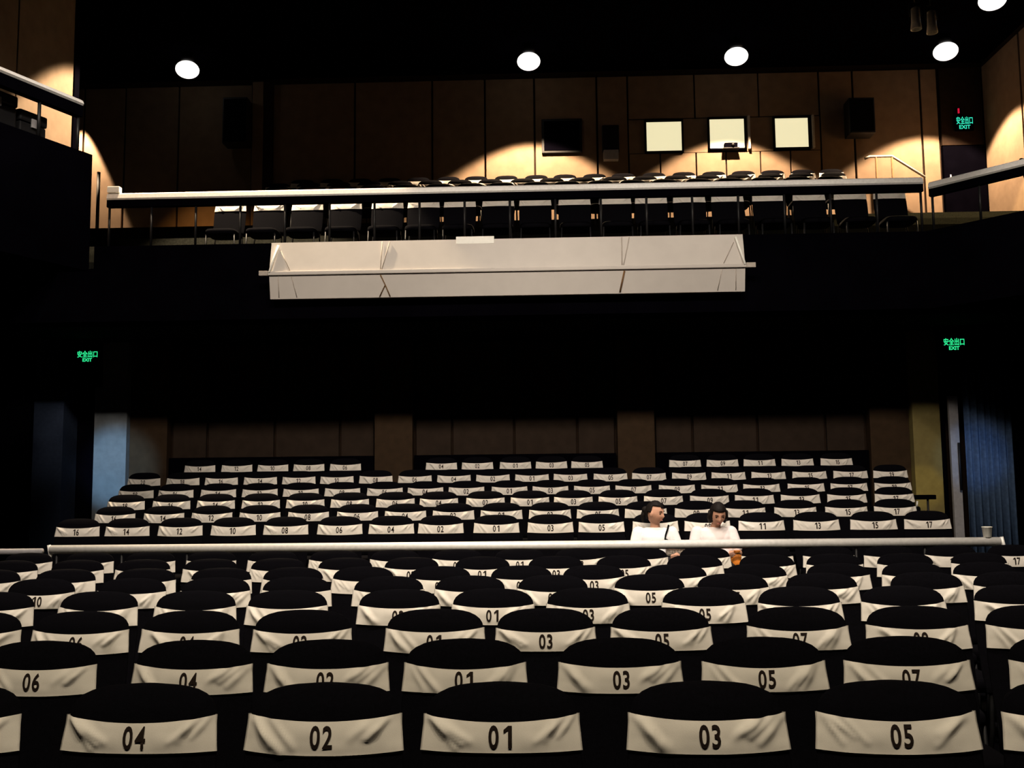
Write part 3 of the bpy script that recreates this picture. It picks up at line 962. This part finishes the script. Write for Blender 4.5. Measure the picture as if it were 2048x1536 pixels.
def person(label, loc, shirt, head_rot, head_off, lean, arms, hair_kind):
    t = thing('person', label, 'person', loc)
    hc = Vector((head_off[0] + lean * 0.5, -0.19 + head_off[1], 1.035 + head_off[2]))
    M = Matrix.Translation(hc) @ head_rot.to_4x4()
    bm = bmesh.new()
    head_shape(bm, M)
    rings(bm, [(0, -0.20, 0.475, 0.15, 0.11), (0, -0.20, 0.53, 0.165, 0.115), (0, -0.18, 0.62, 0.135, 0.095), (lean * 0.3, -0.155, 0.72, 0.14, 0.10),
               (lean * 0.4, -0.15, 0.80, 0.150, 0.095), (lean * 0.45, -0.15, 0.855, 0.14, 0.075), (lean * 0.5, -0.155, 0.885, 0.075, 0.055)])
    limb(bm, [(lean * 0.5, -0.155, 0.87, 0.052), (hc.x * 0.7, -0.17 + head_off[1] * 0.5, 0.95 + head_off[2] * 0.5, 0.046), (hc.x, hc.y + 0.01, hc.z - 0.02, 0.05)])
    for s in (-1, 1):
        sh, el, wr_ = arms[s]
        limb(bm, [(*sh, 0.054), (*[(a + b) / 2 for a, b in zip(sh, el)], 0.045), (*el, 0.037), (*[(a + b) / 2 for a, b in zip(el, wr_)], 0.034), (*wr_, 0.024)])
        hand(bm, wr_, Vector(wr_) - Vector(el), s, (0, 0, 1))
        limb(bm, [(s * 0.085, -0.22, 0.535, 0.080), (s * 0.095, -0.42, 0.535, 0.067), (s * 0.10, -0.52, 0.525, 0.055), (s * 0.10, -0.46, 0.30, 0.048), (s * 0.10, -0.39, 0.09, 0.034)])
        limb(bm, [(s * 0.10, -0.37, 0.055, 0.036), (s * 0.105, -0.46, 0.035, 0.032), (s * 0.11, -0.52, 0.026, 0.024)])
    body = obj('body', ev_mesh(bm, 'body', 0.0065, 4, 'skin'), t)
    # shirt
    bm = bmesh.new()
    rings(bm, [(0, -0.20, 0.47, 0.178, 0.135), (0, -0.20, 0.53, 0.182, 0.135), (0, -0.185, 0.62, 0.160, 0.122), (lean * 0.3, -0.158, 0.72, 0.163, 0.125),
               (lean * 0.4, -0.152, 0.80, 0.170, 0.115), (lean * 0.45, -0.15, 0.86, 0.158, 0.088), (lean * 0.5, -0.152, 0.893, 0.095, 0.068)])
    for s in (-1, 1):
        sh, el, wr_ = arms[s]
        mid = [a + (b - a) * 0.72 for a, b in zip(sh, el)]
        limb(bm, [(*sh, 0.068), (*[(a + b) / 2 for a, b in zip(sh, mid)], 0.066), (*mid, 0.060)])
    obj('shirt', ev_mesh(bm, 'shirt', 0.008, 5, shirt), t)
    # trousers
    bm = bmesh.new()
    rings(bm, [(0, -0.20, 0.473, 0.172, 0.130), (0, -0.20, 0.53, 0.176, 0.128), (0, -0.195, 0.58, 0.155, 0.115)])
    for s in (-1, 1):
        limb(bm, [(s * 0.085, -0.22, 0.54, 0.088), (s * 0.095, -0.42, 0.54, 0.078), (s * 0.10, -0.522, 0.53, 0.064), (s * 0.10, -0.465, 0.30, 0.062), (s * 0.10, -0.395, 0.10, 0.056)])
    obj('trousers', ev_mesh(bm, 'trousers', 0.010, 4, 'dark_trousers'), t)
    for s in (-1, 1):
        bm = bmesh.new()
        limb(bm, [(s * 0.10, -0.37, 0.060, 0.046), (s * 0.105, -0.46, 0.042, 0.041), (s * 0.11, -0.53, 0.034, 0.033)])
        obj('shoe', ev_mesh(bm, 'shoe', 0.008, 3, 'black_metal'), t)
    # hair: a cap over skull and nape
    bm = bmesh.new()
    res = bmesh.ops.create_uvsphere(bm, u_segments=36, v_segments=24, radius=1.0)
    kill = []
    for v in res['verts']:
        x, y, z = v.co
        p = Vector((x * 0.084, y * 0.100 + 0.006, z * 0.120 + 0.006))
        p *= 1.0 + 0.02 * math.sin(x * 17 + z * 9) * math.sin(y * 13)
        if hair_kind == 'tied':
            face = y < -0.05 and z < 0.40 + 0.25 * abs(x)
            face = face or (y < 0.35 and z < -0.05) or z < -0.62
        else:
            face = (y < -0.30 and z < 0.42 and abs(x) < 0.80) or z < -0.78
        if face:
            kill.append(v)
        v.co = M @ p
    bmesh.ops.delete(bm, geom=kill, context='VERTS')
    res2 = bmesh.ops.solidify(bm, geom=bm.faces[:], thickness=0.012)
    if hair_kind == 'tied':
        ball(bm, M @ Vector((0.0, 0.112, 0.012)), 0.038)
        tube(bm, [M @ Vector((0, 0.12, 0.0)), M @ Vector((0, 0.135, -0.06)), M @ Vector((0, 0.12, -0.12))], [0.028, 0.024, 0.008], 10)
    else:
        for s in (-1, 1):
            tube(bm, [M @ Vector((s * 0.074, 0.01, 0.03)), M @ Vector((s * 0.080, 0.008, -0.04)), M @ Vector((s * 0.074, 0.012, -0.10))], [0.024, 0.026, 0.012], 10)
    obj('hair', mesh_of(bm, 'hair', 'hair', True), t)
    for s in (-1, 1):
        bm = bmesh.new()
        ball(bm, M @ Vector((s * 0.030, -0.073, 0.006)), 0.010, 1.3, 0.6, 0.7, M.to_3x3())
        obj('eye', mesh_of(bm, 'eye', 'eye_dark', True), t)
        bm = bmesh.new()
        tube(bm, [M @ Vector((s * 0.014, -0.083, 0.028)), M @ Vector((s * 0.032, -0.081, 0.033)), M @ Vector((s * 0.047, -0.070, 0.027))], [0.003, 0.0035, 0.002], 6)
        obj('eyebrow', mesh_of(bm, 'eyebrow', 'hair', True), t)
    bm = bmesh.new()
    ball(bm, M @ Vector((0, -0.082, -0.056)), 0.011, 1.9, 0.6, 0.55, M.to_3x3())
    obj('mouth', mesh_of(bm, 'mouth', 'lips', True), t)
    return t


def rot(zdeg, xdeg, ydeg=0):
    return Matrix.Rotation(math.radians(zdeg), 3, 'Z') @ Matrix.Rotation(math.radians(xdeg), 3, 'X') @ Matrix.Rotation(math.radians(ydeg), 3, 'Y')


P1 = (1.105, 10.04, 0.2)
P2 = (1.69, 10.04, 0.2)
person('person in white t-shirt with tied dark hair, head turned aside', P1, 'white_shirt', rot(55, 10, 0), (0.0, -0.01, 0.0), 0.0,
       {-1: ((-0.165, -0.15, 0.835), (-0.225, -0.21, 0.62), (-0.11, -0.40, 0.635)), 1: ((0.165, -0.15, 0.835), (0.235, -0.20, 0.62), (0.17, -0.41, 0.635))}, 'tied')
person('person in pale pink t-shirt looking down at the lap', P2, 'pink_shirt', rot(3, 28, 0), (0.02, -0.055, -0.015), 0.02,
       {-1: ((-0.165, -0.15, 0.835), (-0.225, -0.22, 0.62), (-0.07, -0.40, 0.635)), 1: ((0.165, -0.15, 0.835), (0.225, -0.22, 0.63), (0.15, -0.41, 0.66))}, 'loose')
# cross-body bag of the left person
t = thing('shoulder_bag', 'small patterned shoulder bag on the lap of the person in white', 'bag', (P1[0] + 0.17, P1[1] - 0.34, 0.2 + 0.625))
obj('bag_body', box_me('bag_body', 'bag_pattern', -0.09, 0.09, -0.045, 0.04, 0.0, 0.12, 0.02), t)
obj('flap', box_me('flap', 'bag_pattern', -0.092, 0.092, -0.053, 0.02, 0.06, 0.125, 0.012), t)
obj('strap', tube_me('strap', 'black_fabric', [(0.0, 0.03, 0.11), (-0.09, 0.045, 0.16), (-0.075, 0.095, 0.20), (-0.05, 0.125, 0.26), (-0.035, 0.185, 0.285)], 0.010, 6), t)
# orange pouch held by the right person
bm = bmesh.new()
for_r = [(0.025, 0.0), (0.062, 0.012), (0.072, 0.05), (0.066, 0.09), (0.035, 0.125), (0.02, 0.14), (0.034, 0.165), (0.02, 0.163)]
loft(bm, [[Vector((r * math.cos(a) * (1 + 0.08 * math.sin(5 * a)), r * 0.7 * math.sin(a), z)) for a in [2 * math.pi * k / 20 for k in range(20)]] for r, z in for_r])
t = thing('orange_pouch', 'bright orange pouch held on the lap of the person in pink', 'pouch', (P2[0] + 0.15, P2[1] - 0.535, 0.2 + 0.52))
obj('pouch_body', mesh_of(bm, 'pouch_body', 'orange_bag', True), t)
obj('drawstring', tube_me('drawstring', 'strap_brown', [(-0.022, 0, 0.14), (0, -0.02, 0.142), (0.022, 0, 0.14), (0.03, -0.03, 0.10)], 0.004, 6), t)
